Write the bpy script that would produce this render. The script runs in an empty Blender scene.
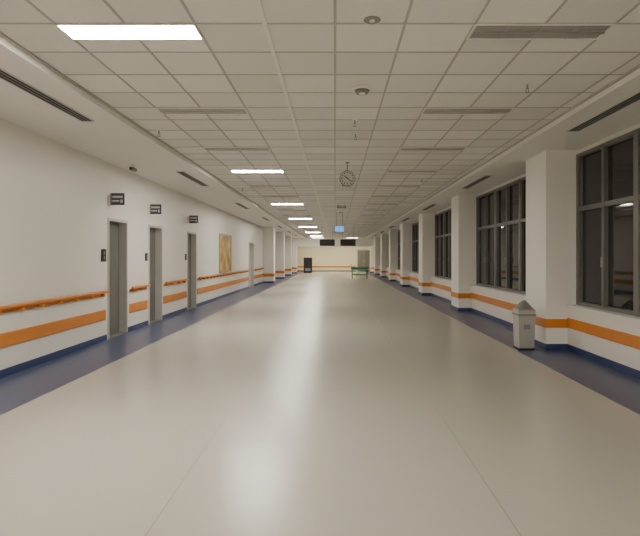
import bpy, bmesh, math, random
from mathutils import Vector, Matrix
random.seed(4)
scene=bpy.context.scene

# ---------------- materials ----------------
def mat(name,col,rough=0.5,metal=0.0,emit=None,strength=0,noise=0.0,nscale=8,bump=0.0,bscale=60,coat=0.0,spec=0.5):
    m=bpy.data.materials.new(name); m.use_nodes=True
    nt=m.node_tree; b=nt.nodes['Principled BSDF']
    b.inputs['Roughness'].default_value=rough; b.inputs['Metallic'].default_value=metal
    b.inputs['Specular IOR Level'].default_value=spec
    b.inputs['Coat Weight'].default_value=coat
    b.inputs['Coat Roughness'].default_value=0.12
    b.inputs['Base Color'].default_value=(*col,1)
    tc=nt.nodes.new('ShaderNodeTexCoord')
    if noise>0:
        n=nt.nodes.new('ShaderNodeTexNoise'); n.inputs['Scale'].default_value=nscale; n.inputs['Detail'].default_value=5
        nt.links.new(tc.outputs['Object'],n.inputs['Vector'])
        mx=nt.nodes.new('ShaderNodeMix'); mx.data_type='RGBA'
        mx.inputs['A'].default_value=(*[c*(1-noise) for c in col],1)
        mx.inputs['B'].default_value=(*[min(1,c*(1+noise)) for c in col],1)
        nt.links.new(n.outputs['Fac'],mx.inputs['Factor']); nt.links.new(mx.outputs['Result'],b.inputs['Base Color'])
    if bump>0:
        n2=nt.nodes.new('ShaderNodeTexNoise'); n2.inputs['Scale'].default_value=bscale
        nt.links.new(tc.outputs['Object'],n2.inputs['Vector'])
        bp=nt.nodes.new('ShaderNodeBump'); bp.inputs['Strength'].default_value=bump; bp.inputs['Distance'].default_value=0.01
        nt.links.new(n2.outputs['Fac'],bp.inputs['Height']); nt.links.new(bp.outputs['Normal'],b.inputs['Normal'])
    if emit:
        b.inputs['Emission Color'].default_value=(*emit,1); b.inputs['Emission Strength'].default_value=strength
    return m

WALL=mat('wall_paint',(0.80,0.77,0.71),0.42,noise=0.02,nscale=1.2,bump=0.03)
COLM=mat('column_paint',(0.87,0.85,0.80),0.45,noise=0.02,nscale=1.2)
SOFF=mat('soffit_paint',(0.84,0.82,0.77),0.7,noise=0.02,nscale=1)
ORANGE=mat('orange_vinyl',(0.66,0.225,0.03),0.4,noise=0.06,nscale=4)
BLUEB=mat('blue_skirting',(0.035,0.055,0.15),0.35)
BLUEF=mat('blue_vinyl_floor',(0.065,0.082,0.160),0.30,noise=0.12,nscale=14,bump=0.01)
GRID=mat('tee_bar',(0.46,0.44,0.40),0.5)  # bars greyed to stand in for shade in the tile-edge recesses
VENT=mat('vent_dark',(0.02,0.02,0.02),0.6)
FINW=mat('fin_white',(0.6,0.58,0.54),0.5)
LAMP=mat('lamp_diffuser',(0.9,0.9,0.85),0.4,emit=(1.0,0.94,0.82),strength=165)
LAMPE=mat('lamp_diffuser_hall',(0.9,0.9,0.85),0.4,emit=(1.0,0.90,0.66),strength=85)
LOFF=mat('louvre_metal',(0.5,0.49,0.47),0.3,metal=0.7)
LOFD=mat('lamp_off_tray',(0.40,0.39,0.37),0.3,metal=0.4)
FRAME=mat('window_aluminium',(0.19,0.185,0.18),0.4,metal=0.3)
GLASS=mat('night_glass',(0.020,0.019,0.018),0.04,spec=0.6,noise=0.4,nscale=1.5)
STEEL=mat('brushed_steel',(0.36,0.35,0.32),0.35,metal=0.75,noise=0.05,nscale=5)
DFRAME=mat('door_frame_steel',(0.50,0.49,0.46),0.4,metal=0.3)
DLEAF=mat('door_leaf',(0.19,0.185,0.17),0.4,metal=0.3)
DLIGHT=mat('door_leaf_light',(0.62,0.60,0.56),0.4)
BLACK=mat('black_plastic',(0.015,0.015,0.017),0.4)
SIGNT=mat('sign_text',(0.55,0.55,0.6),0.5)
SIGNB=mat('sign_plate',(0.06,0.055,0.075),0.4)
WHITE=mat('white_plastic',(0.8,0.79,0.75),0.4)
GREYP=mat('grey_plastic',(0.25,0.25,0.24),0.5)
GREEN=mat('green_vinyl',(0.03,0.24,0.10),0.5)
EXITM=mat('exit_sign_face',(0.05,0.2,0.6),0.4,emit=(0.06,0.30,1.0),strength=1.6)
CREAM=mat('end_wall_paint',(0.84,0.78,0.60),0.6,noise=0.03,nscale=1)
BIN=mat('bin_metal',(0.50,0.50,0.47),0.3,metal=0.5,noise=0.05,nscale=6)
PICF=mat('picture_frame_wood',(0.42,0.36,0.27),0.5)

def floor_mat():
    m=mat('beige_vinyl_floor',(0.5,0.46,0.385),0.27,bump=0.008,bscale=3,spec=0.6)
    nt=m.node_tree;b=nt.nodes['Principled BSDF']
    tc=nt.nodes.new('ShaderNodeTexCoord')
    n=nt.nodes.new('ShaderNodeTexNoise'); n.inputs['Scale'].default_value=90; n.inputs['Detail'].default_value=3
    nt.links.new(tc.outputs['Object'],n.inputs['Vector'])
    mx=nt.nodes.new('ShaderNodeMix'); mx.data_type='RGBA'
    mx.inputs['A'].default_value=(0.415,0.39,0.345,1); mx.inputs['B'].default_value=(0.485,0.457,0.405,1)
    nt.links.new(n.outputs['Fac'],mx.inputs['Factor']); nt.links.new(mx.outputs['Result'],b.inputs['Base Color'])
    return m
FLOORM=floor_mat()
SEAM=mat('floor_seam_weld',(0.25,0.23,0.20),0.5)
T=0.54
def tile_mat():
    m=mat('ceiling_tile',(0.7,0.68,0.62),0.85,bump=0.25,bscale=130,spec=0.2)
    nt=m.node_tree;b=nt.nodes['Principled BSDF']
    tc=nt.nodes.new('ShaderNodeTexCoord')
    sc=nt.nodes.new('ShaderNodeVectorMath'); sc.operation='DIVIDE'; sc.inputs[1].default_value=(T,T,1)
    of=nt.nodes.new('ShaderNodeVectorMath'); of.operation='SUBTRACT'; of.inputs[1].default_value=(0,3.85,0)
    fl=nt.nodes.new('ShaderNodeVectorMath'); fl.operation='FLOOR'
    wn=nt.nodes.new('ShaderNodeTexWhiteNoise'); wn.noise_dimensions='2D'
    nt.links.new(tc.outputs['Object'],of.inputs[0]); nt.links.new(of.outputs[0],sc.inputs[0]); nt.links.new(sc.outputs[0],fl.inputs[0]); nt.links.new(fl.outputs[0],wn.inputs['Vector'])
    mx=nt.nodes.new('ShaderNodeMix'); mx.data_type='RGBA'
    mx.inputs['A'].default_value=(0.73,0.715,0.675,1); mx.inputs['B'].default_value=(0.84,0.825,0.78,1)
    nt.links.new(wn.outputs['Value'],mx.inputs['Factor']); nt.links.new(mx.outputs['Result'],b.inputs['Base Color'])
    return m
TILE=tile_mat()
def pic_mat():
    m=mat('picture_print',(0.6,0.4,0.12),0.4)
    nt=m.node_tree;b=nt.nodes['Principled BSDF']
    tc=nt.nodes.new('ShaderNodeTexCoord'); n=nt.nodes.new('ShaderNodeTexNoise'); n.inputs['Scale'].default_value=2.2
    nt.links.new(tc.outputs['Object'],n.inputs['Vector'])
    cr=nt.nodes.new('ShaderNodeValToRGB'); e=cr.color_ramp.elements
    e[0].position=0.35;e[0].color=(0.30,0.16,0.05,1);e[1].position=0.65;e[1].color=(0.62,0.47,0.22,1)
    k=e.new(0.5);k.color=(0.55,0.32,0.07,1)
    nt.links.new(n.outputs['Fac'],cr.inputs['Fac']); nt.links.new(cr.outputs['Color'],b.inputs['Base Color'])
    return m
PIC=pic_mat()

# ---------------- mesh builder ----------------
class MB:
    def __init__(s): s.bm=bmesh.new(); s.mats=[]
    def mi(s,m):
        if m not in s.mats: s.mats.append(m)
        return s.mats.index(m)
    def box(s,x0,x1,y0,y1,z0,z1,m,bev=0):
        r=bmesh.ops.create_cube(s.bm,size=1)
        vs=r['verts']
        for v in vs:
            v.co=Vector(((x0+x1)/2+v.co.x*(x1-x0),(y0+y1)/2+v.co.y*(y1-y0),(z0+z1)/2+v.co.z*(z1-z0)))
        fs=set(f for v in vs for f in v.link_faces)
        i=s.mi(m)
        for f in fs: f.material_index=i
        if bev>0:
            es=list(set(e for v in vs for e in v.link_edges))
            r2=bmesh.ops.bevel(s.bm,geom=es,offset=bev,segments=2,affect='EDGES',profile=0.5)
            for f in r2['faces']: f.material_index=i
        return s
    def cyl(s,c,r,h,m,axis='Z',seg=24,r2=None):
        M=Matrix.Translation(Vector(c))
        if axis=='Y': M=M@Matrix.Rotation(math.pi/2,4,'X')
        if axis=='X': M=M@Matrix.Rotation(math.pi/2,4,'Y')
        q=bmesh.ops.create_cone(s.bm,cap_ends=True,segments=seg,radius1=r,radius2=r if r2 is None else r2,depth=h,matrix=M)
        i=s.mi(m)
        for f in set(f for v in q['verts'] for f in v.link_faces):
            f.material_index=i
            if len(f.verts)==4: f.smooth=True
        return s
    def poly(s,pts,faces,m):
        vs=[s.bm.verts.new(p) for p in pts]; i=s.mi(m)
        for f in faces:
            ff=s.bm.faces.new([vs[k] for k in f]); ff.material_index=i
        return s
    def done(s,name,parent=None):
        bmesh.ops.recalc_face_normals(s.bm,faces=s.bm.faces)
        xs=[v.co for v in s.bm.verts]
        c=Vector([(min(v[k] for v in xs)+max(v[k] for v in xs))/2 for k in range(3)])
        if name in('tile_field','floor'): c=Vector((0,0,0))
        for v in s.bm.verts: v.co-=c
        me=bpy.data.meshes.new(name); s.bm.to_mesh(me); s.bm.free()
        for m in s.mats: me.materials.append(m)
        o=bpy.data.objects.new(name,me); scene.collection.objects.link(o); o.location=c
        if parent: o.parent=parent
        return o
def empty(name):
    e=bpy.data.objects.new(name,None); scene.collection.objects.link(e); return e

# ---------------- dimensions ----------------
XL=-4.14; XR=3.75; XG=3.92; XC=3.40
Y0=-8.0; YE=52.0
ZS=3.22; ZT=3.30
XTL=-2.70; XTR=2.87

# floor
f=MB()
f.box(-3.17,2.90,Y0,YE,-0.1,0,FLOORM)
f.box(-4.6,-3.17,Y0,YE,-0.1,0,BLUEF)
f.box(2.90,4.3,Y0,YE,-0.1,0,BLUEF)
for x in(-1.02,1.0):
    f.box(x-0.004,x+0.004,Y0,YE,-0.001,0.0006,SEAM)
f.done('floor')

# ceiling : tiles + soffits + steps
ce=empty('ceiling')
c=MB(); c.box(XTL,XTR,Y0,YE,ZT,ZT+0.1,TILE); c.done('tile_field',ce)
c=MB(); c.box(-4.6,XTL,Y0,YE,ZS,ZT+0.1,SOFF); c.box(XTL,XTL+0.03,Y0,YE,ZT-0.02,ZT,GRID); c.done('soffit_left',ce)
c=MB(); c.box(XTR,4.3,Y0,YE,ZS,ZT+0.1,SOFF); c.box(XTR-0.03,XTR,Y0,YE,ZT-0.02,ZT,GRID); c.done('soffit_right',ce)
g=MB()
for k in range(-4,6):
    x=k*T
    w=0.010 if k!=-1 else 0.018
    if XTL<x<XTR: g.box(x-w,x+w,Y0,YE,ZT-0.006 if k!=-1 else ZT-0.012,ZT+0.001,GRID if k!=-1 else WHITE)
y=3.85-T*21
while y<YE:
    g.box(XTL,XTR,y-0.009,y+0.009,ZT-0.005,ZT+0.001,GRID)
    y+=T
g.done('trim_1')

# ---------------- left wall with door recesses ----------------
doors=[(9.1,9.95,2.22),(11.1,11.95,2.22),(14.0,14.9,2.22),(24.0,25.4,2.22),(31.4,32.6,2.2),(37.0,38.2,2.2)]
WE=empty('wall_left'); sk=MB(); prev=Y0
segs=[]
def wpart(x0,x1,a,b,z0,z1,n):
    w=MB(); w.box(x0,x1,a,b,z0,z1,WALL); w.done(n,WE)
for (a,b,h) in doors:
    wpart(XL-0.3,XL,prev,a,0,ZS,'panel'); segs.append((prev,a))
    wpart(XL-0.3,XL,a,b,h,ZS,'lintel')
    wpart(XL-0.3,XL-0.2,a,b,0,h,'recess_back')
    prev=b
wpart(XL-0.3,XL,prev,YE,0,ZS,'panel'); segs.append((prev,YE))
for (a,b) in segs: sk.box(XL,XL+0.012,a+(0 if a<0 else 0.05),b-0.05 if b<YE else b,0,0.10,BLUEB)
sk.done('baseboard_left')
for n,(a,b,h) in enumerate(doors):
    LF=DLEAF if n<3 else DLIGHT
    d=MB()
    d.box(XL-0.2,XL+0.015,a,a+0.045,0,h,DFRAME)
    d.box(XL-0.2,XL+0.015,b-0.045,b,0,h,DFRAME)
    d.box(XL-0.2,XL+0.015,a+0.045,b-0.045,h-0.05,h,DFRAME)
    mid=(a+b)/2
    d.box(XL-0.19,XL-0.14,a+0.045,mid-0.003,0.01,h-0.05,LF)
    d.box(XL-0.19,XL-0.14,mid+0.003,b-0.045,0.01,h-0.05,LF)
    d.box(XL-0.2,XL,a+0.045,b-0.045,0.0,0.012,STEEL)
    d.box(XL-0.14,XL-0.12,mid-0.03,mid-0.012,0.95,1.15,STEEL)
    d.box(XL-0.14,XL-0.12,mid+0.012,mid+0.03,0.95,1.15,STEEL)
    d.done('door_%d'%(n+1))

# pilasters on the far left
pil=[28.8,34.5,40.2,45.9]
for p in pil:
    m=MB(); m.box(XL,XL+0.6,p,p+0.8,0,ZS,COLM)
    m.box(XL,XL+0.61,p-0.01,p+0.81,0,0.1,BLUEB)
    m.box(XL,XL+0.615,p-0.015,p+0.815,0.37,0.55,ORANGE)
    m.done('pilaster')

# handrails and wall bumpers left
runs=[(Y0+.1,9.0),(10.05,11.0),(12.05,13.9),(15.0,23.9),(25.5,28.7),(29.7,31.3),(32.7,34.4),(35.4,36.9),(38.3,40.1),(41.1,45.8),(46.8,51.9)]
for (a,b) in runs:
    m=MB()
    m.box(XL+0.045,XL+0.09,a,b,0.855,0.905,ORANGE,bev=0.012)
    m.box(XL,XL+0.010,a+0.02,b-0.02,0.80,0.86,ORANGE)
    yy=a+0.18
    while yy<b-0.1:
        m.box(XL,XL+0.075,yy-0.025,yy+0.025,0.80,0.858,ORANGE,bev=0.008)
        yy+=0.46
    m.done('handrail')
    m=MB(); m.box(XL,XL+0.022,a,b,0.375,0.555,ORANGE,bev=0.008); m.done('wall_bumper')

# ---------------- right side ----------------
cols=[-3.3,2.4]+[8.06+5.7*i for i in range(8)]
for p in cols:
    m=MB(); m.box(XC,4.1,p,p+0.85,0,ZS,COLM)
    m.box(XC-0.012,4.05,p-0.012,p+0.862,0,0.10,BLUEB)
    m.box(XC-0.015,4.05,p-0.015,p+0.865,0.36,0.50,ORANGE,bev=0.004)
    m.done('column')
WR=empty('wall_right'); sk=MB(); wi=0
def rpart(x0,x1,a,b,z0,z1,n):
    w=MB(); w.box(x0,x1,a,b,z0,z1,WALL); w.done(n,WR)
bays=[(Y0,cols[0])]+[(cols[i]+0.85,cols[i+1]) for i in range(len(cols)-1)]
for (a,b) in bays:
    rpart(XR,4.1,a,b,0,0.70,'parapet')
    rpart(XG,4.1,a,b,3.15,ZS,'header')
    sk.box(XR-0.012,XR,a+0.015,b-0.015,0,0.10,BLUEB)
    m=MB(); m.box(XR-0.022,XR,a+0.02,b-0.02,0.365,0.525,ORANGE,bev=0.008); m.done('wall_bumper')
    wi+=1
    m=MB()
    m.box(XR-0.02,XG+0.02,a+0.002,b-0.002,0.70,0.735,WHITE)
    m.box(XG+0.03,XG+0.05,a,b,0.735,3.15,GLASS)
    m.box(XG-0.03,XG+0.04,a,b,0.735,0.79,FRAME)
    m.box(XG-0.03,XG+0.04,a,b,3.09,3.15,FRAME)
    m.box(XG-0.03,XG+0.04,a,b,2.23,2.30,FRAME)
    n=max(2,round((b-a)/0.8)); st=(b-a)/n
    for i in range(n+1):
        yy=a+i*st; hw=0.055 if i%2==0 else 0.03
        y0=max(a,yy-hw); y1=min(b,yy+hw)
        m.box(XG-0.035,XG+0.04,y0,y1,0.735,3.15,FRAME)
        if i<n and i%2==1:
            for(q0,q1)in((0.79,2.23),(2.30,3.09)):
                m.box(XG-0.02,XG+0.035,yy+0.03,yy+0.06,q0,q1,FRAME)
                m.box(XG-0.02,XG+0.035,yy+st-0.085,yy+st-0.055,q0,q1,FRAME)
            m.box(XG-0.06,XG-0.03,yy-0.012,yy+0.012,1.35,1.5,STEEL)
    m.done('window_%d'%wi)
rpart(XR,4.1,cols[-1]+0.85,YE,0,ZS,'panel')
sk.done('baseboard_right')

# ---------------- end wall / back wall ----------------
m=MB(); m.box(-4.6,4.3,YE,YE+0.2,-0.1,ZT+0.1,CREAM); m.done('wall_far')
m=MB(); m.box(XL,2.2,YE-0.02,YE,0.4,0.55,ORANGE,bev=0.005); m.done('wall_bumper')
m=MB(); m.box(XL+0.02,2.2,YE-0.012,YE,0,0.1,BLUEB); m.done('baseboard_far')
# double door in far wall, right side
d=MB(); d.box(2.3,3.7,YE-0.06,YE,0,2.25,DFRAME)
d.box(2.37,2.99,YE-0.08,YE-0.06,0.01,2.18,DLEAF); d.box(3.01,3.63,YE-0.08,YE-0.06,0.01,2.18,DLEAF)
d.box(2.9,2.94,YE-0.1,YE-0.08,0.95,1.2,STEEL); d.box(3.06,3.10,YE-0.1,YE-0.08,0.95,1.2,STEEL)
d.done('door_7')
m=MB(); m.box(-4.6,4.3,Y0-0.2,Y0,-0.1,ZT+0.1,WALL); m.done('wall_back')
m=MB(); m.box(XL,XC,45.6,45.88,2.45,ZS,COLM); m.done('trim_2')

# ---------------- ceiling light fixtures ----------------
def fixture(xc,y,kind):
    m=MB(); x0=xc-T; x1=xc+T; y0=y; y1=y+T/2
    z=ZT
    m.box(x0,x1,y0,y0+0.015,z-0.012,z+0.0,WHITE); m.box(x0,x1,y1-0.015,y1,z-0.012,z,WHITE)
    m.box(x0,x0+0.015,y0+0.015,y1-0.015,z-0.012,z,WHITE); m.box(x1-0.015,x1,y0+0.015,y1-0.015,z-0.012,z,WHITE)
    if kind=='off':
        m.box(x0+0.015,x1-0.015,y0+0.015,y1-0.015,z-0.006,z-0.001,LOFD)
        m.box(x0+0.015,x1-0.015,(y0+y1)/2-0.012,(y0+y1)/2+0.012,z-0.02,z-0.006,LOFF)
        n=4
        for i in range(1,n):
            xx=x0+(x1-x0)*i/n
            m.box(xx-0.004,xx+0.004,y0+0.015,y1-0.015,z-0.012,z-0.006,LOFF)
    else:
        m.box(x0+0.015,x1-0.015,y0+0.015,y1-0.015,z-0.009,z-0.001,LAMP if kind=='on' else LAMPE)
    m.done('ceiling_light_panel')
for i in range(-5,22):
    y=3.85+2.16*i
    on=(i%3==0)
    if y>44.5: continue
    if y<Y0+0.3: continue
    fixture(-1.62+0.0,y,'on' if on or i==-5 else 'off')  # rearmost unseen panel is lit out of pattern as added fill
    fixture(1.62,y,'off' if i>=-2 else 'on')  # unseen right-row panels behind the camera, lit to brighten the near ceiling
for y in(46.8,49.2):
    fixture(-1.62,y,'hall'); fixture(1.62,y,'hall')

# ---------------- slot diffusers ----------------
def vent(x,a,b):
    m=MB()
    m.box(x-0.075,x+0.075,a,b,ZS-0.006,ZS,VENT)
    for k in range(4):
        xx=x-0.075+0.15*k/3
        m.box(xx-0.006,xx+0.006,a,b,ZS-0.012,ZS-0.001,GREYP if 0<k<3 else FINW)
    m.box(x-0.081,x+0.081,a-0.012,a,ZS-0.012,ZS,FINW); m.box(x-0.081,x+0.081,b,b+0.012,ZS-0.012,ZS,FINW)
    m.done('slot_air_diffuser')
for k in range(-1,7):
    vent(-3.12,4.3+5.75*k,6.3+5.75*k)
    vent(3.24,4.85+5.7*k,6.8+5.7*k)

# ---------------- small ceiling items ----------------
def detector(x,y,z=ZT,r=0.06):
    m=MB(); m.cyl((x,y,z-0.01),r,0.02,WHITE,seg=28); m.cyl((x,y,z-0.035),r*0.6,0.03,GREYP,r2=r*0.75,seg=28)
    m.cyl((x,y,z-0.053),r*0.3,0.008,WHITE,seg=16); m.done('smoke_detector')
def sprinkler(x,y,z=ZT):
    m=MB(); m.cyl((x,y,z-0.004),0.035,0.008,WHITE,seg=20); m.cyl((x,y,z-0.03),0.009,0.05,STEEL,seg=12)
    m.box(x-0.016,x-0.011,y-0.004,y+0.004,z-0.085,z-0.05,STEEL); m.box(x+0.011,x+0.016,y-0.004,y+0.004,z-0.085,z-0.05,STEEL)
    m.box(x-0.016,x+0.016,y-0.006,y+0.006,z-0.055,z-0.048,STEEL)
    m.cyl((x,y,z-0.088),0.024,0.005,STEEL,seg=20); m.done('sprinkler_head')
m=MB(); m.cyl((0.28,3.77,ZT-0.006),0.08,0.012,WHITE,seg=32); m.cyl((0.28,3.77,ZT-0.014),0.065,0.006,GREYP,seg=32); m.cyl((0.28,3.77,ZT-0.02),0.02,0.008,WHITE,seg=20); m.done('ceiling_speaker')
detector(0.29,5.35,r=0.11)
detector(0.22,12.4,r=0.07); detector(0.22,20,r=0.07)
sprinkler(0.26,6.55); sprinkler(0.3,7.3)
sprinkler(-2.5,7.1); sprinkler(2.0,5.2); sprinkler(-2.4,13); sprinkler(2.0,11.5)
m=MB(); m.cyl((-3.75,9.3,ZS-0.03),0.02,0.06,WHITE); m.box(-3.79,-3.71,9.2,9.38,ZS-0.12,ZS-0.06,GREYP,bev=0.01); m.cyl((-3.75,9.19,ZS-0.09),0.025,0.03,BLACK,axis='Y'); m.done('security_camera')

# ---------------- clock ----------------
def clock(x,y,zc,r):
    m=MB()
    m.cyl((x,y,zc),r,0.07,GREYP,axis='Y',seg=48)
    m.cyl((x,y-0.038,zc),r*0.9,0.008,FINW,axis='Y',seg=48)
    for k in range(12):
        a=k*math.pi/6
        cx=x+math.sin(a)*r*0.72; cz=zc+math.cos(a)*r*0.72
        m.cyl((cx,y-0.043,cz),r*0.08,0.004,BLACK,axis='Y',seg=8)
    for(ang,ln,wd)in((math.radians(305),r*0.5,0.008),(math.radians(130),r*0.7,0.006)):
        dx,dz=math.sin(ang),math.cos(ang)
        px,pz=dz*wd,-dx*wd
        yy=y-0.046
        m.poly([(x-px-dx*.02,yy,zc-pz-dz*.02),(x+px-dx*.02,yy,zc+pz-dz*.02),(x+px+dx*ln,yy,zc+pz+dz*ln),(x-px+dx*ln,yy,zc-pz+dz*ln)],[(0,1,2,3)],BLACK)
    m.cyl((x,y-0.046,zc),0.012,0.006,BLACK,axis='Y',seg=12)
    m.cyl((x,y,(zc+r+ZT)/2),0.01,ZT-zc-r+0.01,GREYP,seg=12)
    m.cyl((x,y,ZT-0.008),0.04,0.016,GREYP,seg=20)
    m.done('hanging_clock')
clock(0.235,9.5,2.99,0.15)

# ---------------- hanging signs ----------------
def hang(x,y,z,wd,h,face,name,text=False):
    m=MB(); m.box(x-wd/2,x+wd/2,y-0.03,y+0.03,z-h/2,z+h/2,BLACK if not text else WHITE,bev=0.006)
    if face: m.box(x-wd/2+0.02,x+wd/2-0.02,y-0.034,y-0.03,z-h/2+0.02,z+h/2-0.02,face)
    for s in(-1,1):
        m.cyl((x+s*wd*0.35,y,(z+h/2+ZT)/2),0.008,ZT-z-h/2,GREYP,seg=8)
    if text:
        m.box(x-0.10,x-0.05,y-0.036,y-0.034,z-0.05,z+0.04,WHITE)
        m.poly([(x+0.02,y-0.036,z-0.04),(x+0.02,y-0.036,z+0.04),(x+0.1,y-0.036,z)],[(0,1,2)],WHITE)
    m.done(name)
hang(0.18,20.0,2.62,0.36,0.22,EXITM,'exit_sign',True)
hang(-0.45,29,2.33,0.88,0.38,None,'hanging_direction_sign')
hang(0.75,29,2.33,0.88,0.38,None,'hanging_direction_sign')
hang(0.22,17.0,3.2,0.3,0.07,WHITE,'emergency_light',False)

# ---------------- left wall signs ----------------
for (y,z) in((9.24,2.57),(11.2,2.57),(14.2,2.57)):
    m=MB(); m.box(XL,XL+0.25,y-0.012,y+0.012,z-0.11,z+0.11,SIGNB,bev=0.004)
    m.box(XL,XL+0.02,y-0.03,y+0.03,z-0.09,z+0.09,STEEL)
    m.box(XL+0.03,XL+0.22,y-0.014,y-0.012,z+0.02,z+0.06,SIGNT); m.box(XL+0.03,XL+0.16,y-0.014,y-0.012,z-0.05,z-0.02,SIGNT)
    m.box(XL+0.18,XL+0.22,y-0.014,y-0.012,z-0.07,z-0.01,SIGNT)
    m.done('projecting_door_sign')
def plate(y,z,s,name='call_button_plate'):
    m=MB(); m.box(XL,XL+0.02,y-s/2,y+s/2,z-s*.7,z+s*.7,BLACK,bev=0.004)
    m.cyl((XL+0.022,y,z+s*.25),s*.18,0.008,STEEL,axis='X',seg=16); m.cyl((XL+0.022,y,z-s*.25),s*.18,0.008,STEEL,axis='X',seg=16); m.done(name)
plate(8.93,1.53,0.16); plate(10.95,1.5,0.12); plate(13.85,1.5,0.12)

# picture
m=MB()
y0,y1,z0,z1=17.8,19.8,0.92,2.35
m.box(XL,XL+0.03,y0+.05,y1-.05,z0+.05,z1-.05,PIC)
for b_ in((y0,y1,z0,z0+.07),(y0,y1,z1-.07,z1),(y0,y0+.07,z0+.07,z1-.07),(y1-.07,y1,z0+.07,z1-.07)):
    m.box(XL,XL+0.045,*b_,PICF)
m.done('framed_picture')

# ---------------- litter bin ----------------
def bin_(x,y):
    m=MB(); a=0.12; b=0.135
    def ring(hw,z): return [(x-hw,y-hw,z),(x+hw,y-hw,z),(x+hw,y+hw,z),(x-hw,y+hw,z)]
    pts=ring(a,0.03)+ring(b,0.56)
    m.poly(pts,[(0,1,5,4),(1,2,6,5),(2,3,7,6),(3,0,4,7),(3,2,1,0),(4,5,6,7)],BIN)
    m.box(x-a-.006,x+a+.006,y-a-.006,y+a+.006,0,0.035,BLACK,bev=0.004)
    m.box(x-b-.01,x+b+.01,y-b-.01,y+b+.01,0.555,0.585,GREYP,bev=0.004)
    h=b; z0=0.585; z1=0.64; zt=0.80
    P=ring(h,z0)+ring(h,z1)+[(x-h*.12,y-h*.12,zt),(x+h*.12,y-h*.12,zt),(x+h*.12,y+h*.12,zt),(x-h*.12,y+h*.12,zt)]
    m.poly(P,[(0,1,5,4),(1,2,6,5),(2,3,7,6),(3,0,4,7),(4,5,9,8),(5,6,10,9),(6,7,11,10),(7,4,8,11),(8,9,10,11),(3,2,1,0)],BIN)
    def lerp(p,q,t): return tuple(p[i]*(1-t)+q[i]*t for i in range(3))
    for(i0,i1,t0,t1,off)in((4,5,9,8,(0,-.006,.004)),(7,4,8,11,(-.006,0,.004))):
        A,B,C,D=P[i0],P[i1],P[t0],P[t1]
        q=[lerp(lerp(A,B,.15),lerp(D,C,.15),.12),lerp(lerp(A,B,.85),lerp(D,C,.85),.12),lerp(lerp(A,B,.8),lerp(D,C,.8),.8),lerp(lerp(A,B,.2),lerp(D,C,.2),.8)]
        q=[tuple(v[i]+off[i] for i in range(3)) for v in q]
        m.poly(q,[(0,1,2,3)],GREYP)
    m.box(x-.05,x+.05,y-b-.004,y-b+.01,0.34,0.42,GREYP)
    m.done('litter_bin')
bin_(3.08,8.15)

# ---------------- far objects ----------------
m=MB()
m.box(-2.95,-2.15,46.9,47.5,0.0,1.45,BLACK,bev=0.02)
m.box(-2.85,-2.25,46.88,46.9,0.85,1.3,VENT); m.box(-2.8,-2.3,46.87,46.9,0.2,0.45,GREYP)
m.done('self_service_kiosk')
m=MB(); gx,gy=1.72,35.0
m.box(gx-.6,gx+.6,gy-.35,gy+.35,0.64,0.80,GREEN,bev=0.03)
m.box(gx-.62,gx+.62,gy-.36,gy+.36,0.60,0.64,STEEL)
for sx in(-.52,.52):
    for sy in(-.3,.3):
        m.cyl((gx+sx,gy+sy,.38),.025,.5,GREEN,seg=10); m.cyl((gx+sx,gy+sy,.06),.06,.03,BLACK,axis='X',seg=20)
        m.box(gx+sx-.025,gx+sx+.025,gy+sy-.01,gy+sy+.01,.06,.14,STEEL)
m.box(gx-.52,gx+.52,gy-.31,gy-.29,.25,.30,GREEN); m.box(gx-.52,gx+.52,gy+.29,gy+.31,.25,.30,GREEN)
m.box(gx-.6,gx-.57,gy-.33,gy+.33,.76,0.98,GREEN)
m.done('hospital_gurney')

wd=bpy.data.worlds.new('night'); scene.world=wd; wd.use_nodes=True
wd.node_tree.nodes['Background'].inputs[0].default_value=(0.02,0.02,0.03,1)
wd.node_tree.nodes['Background'].inputs[1].default_value=0.3

cam=bpy.data.cameras.new('camera'); co=bpy.data.objects.new('camera',cam); scene.collection.objects.link(co)
co.location=(0,0,1.5); co.rotation_euler=(math.pi/2,0,0)
cam.sensor_width=36; cam.lens=36*500/640; cam.shift_x=-15/640; cam.shift_y=-11/640; cam.clip_end=200; cam.clip_start=0.05
scene.camera=co
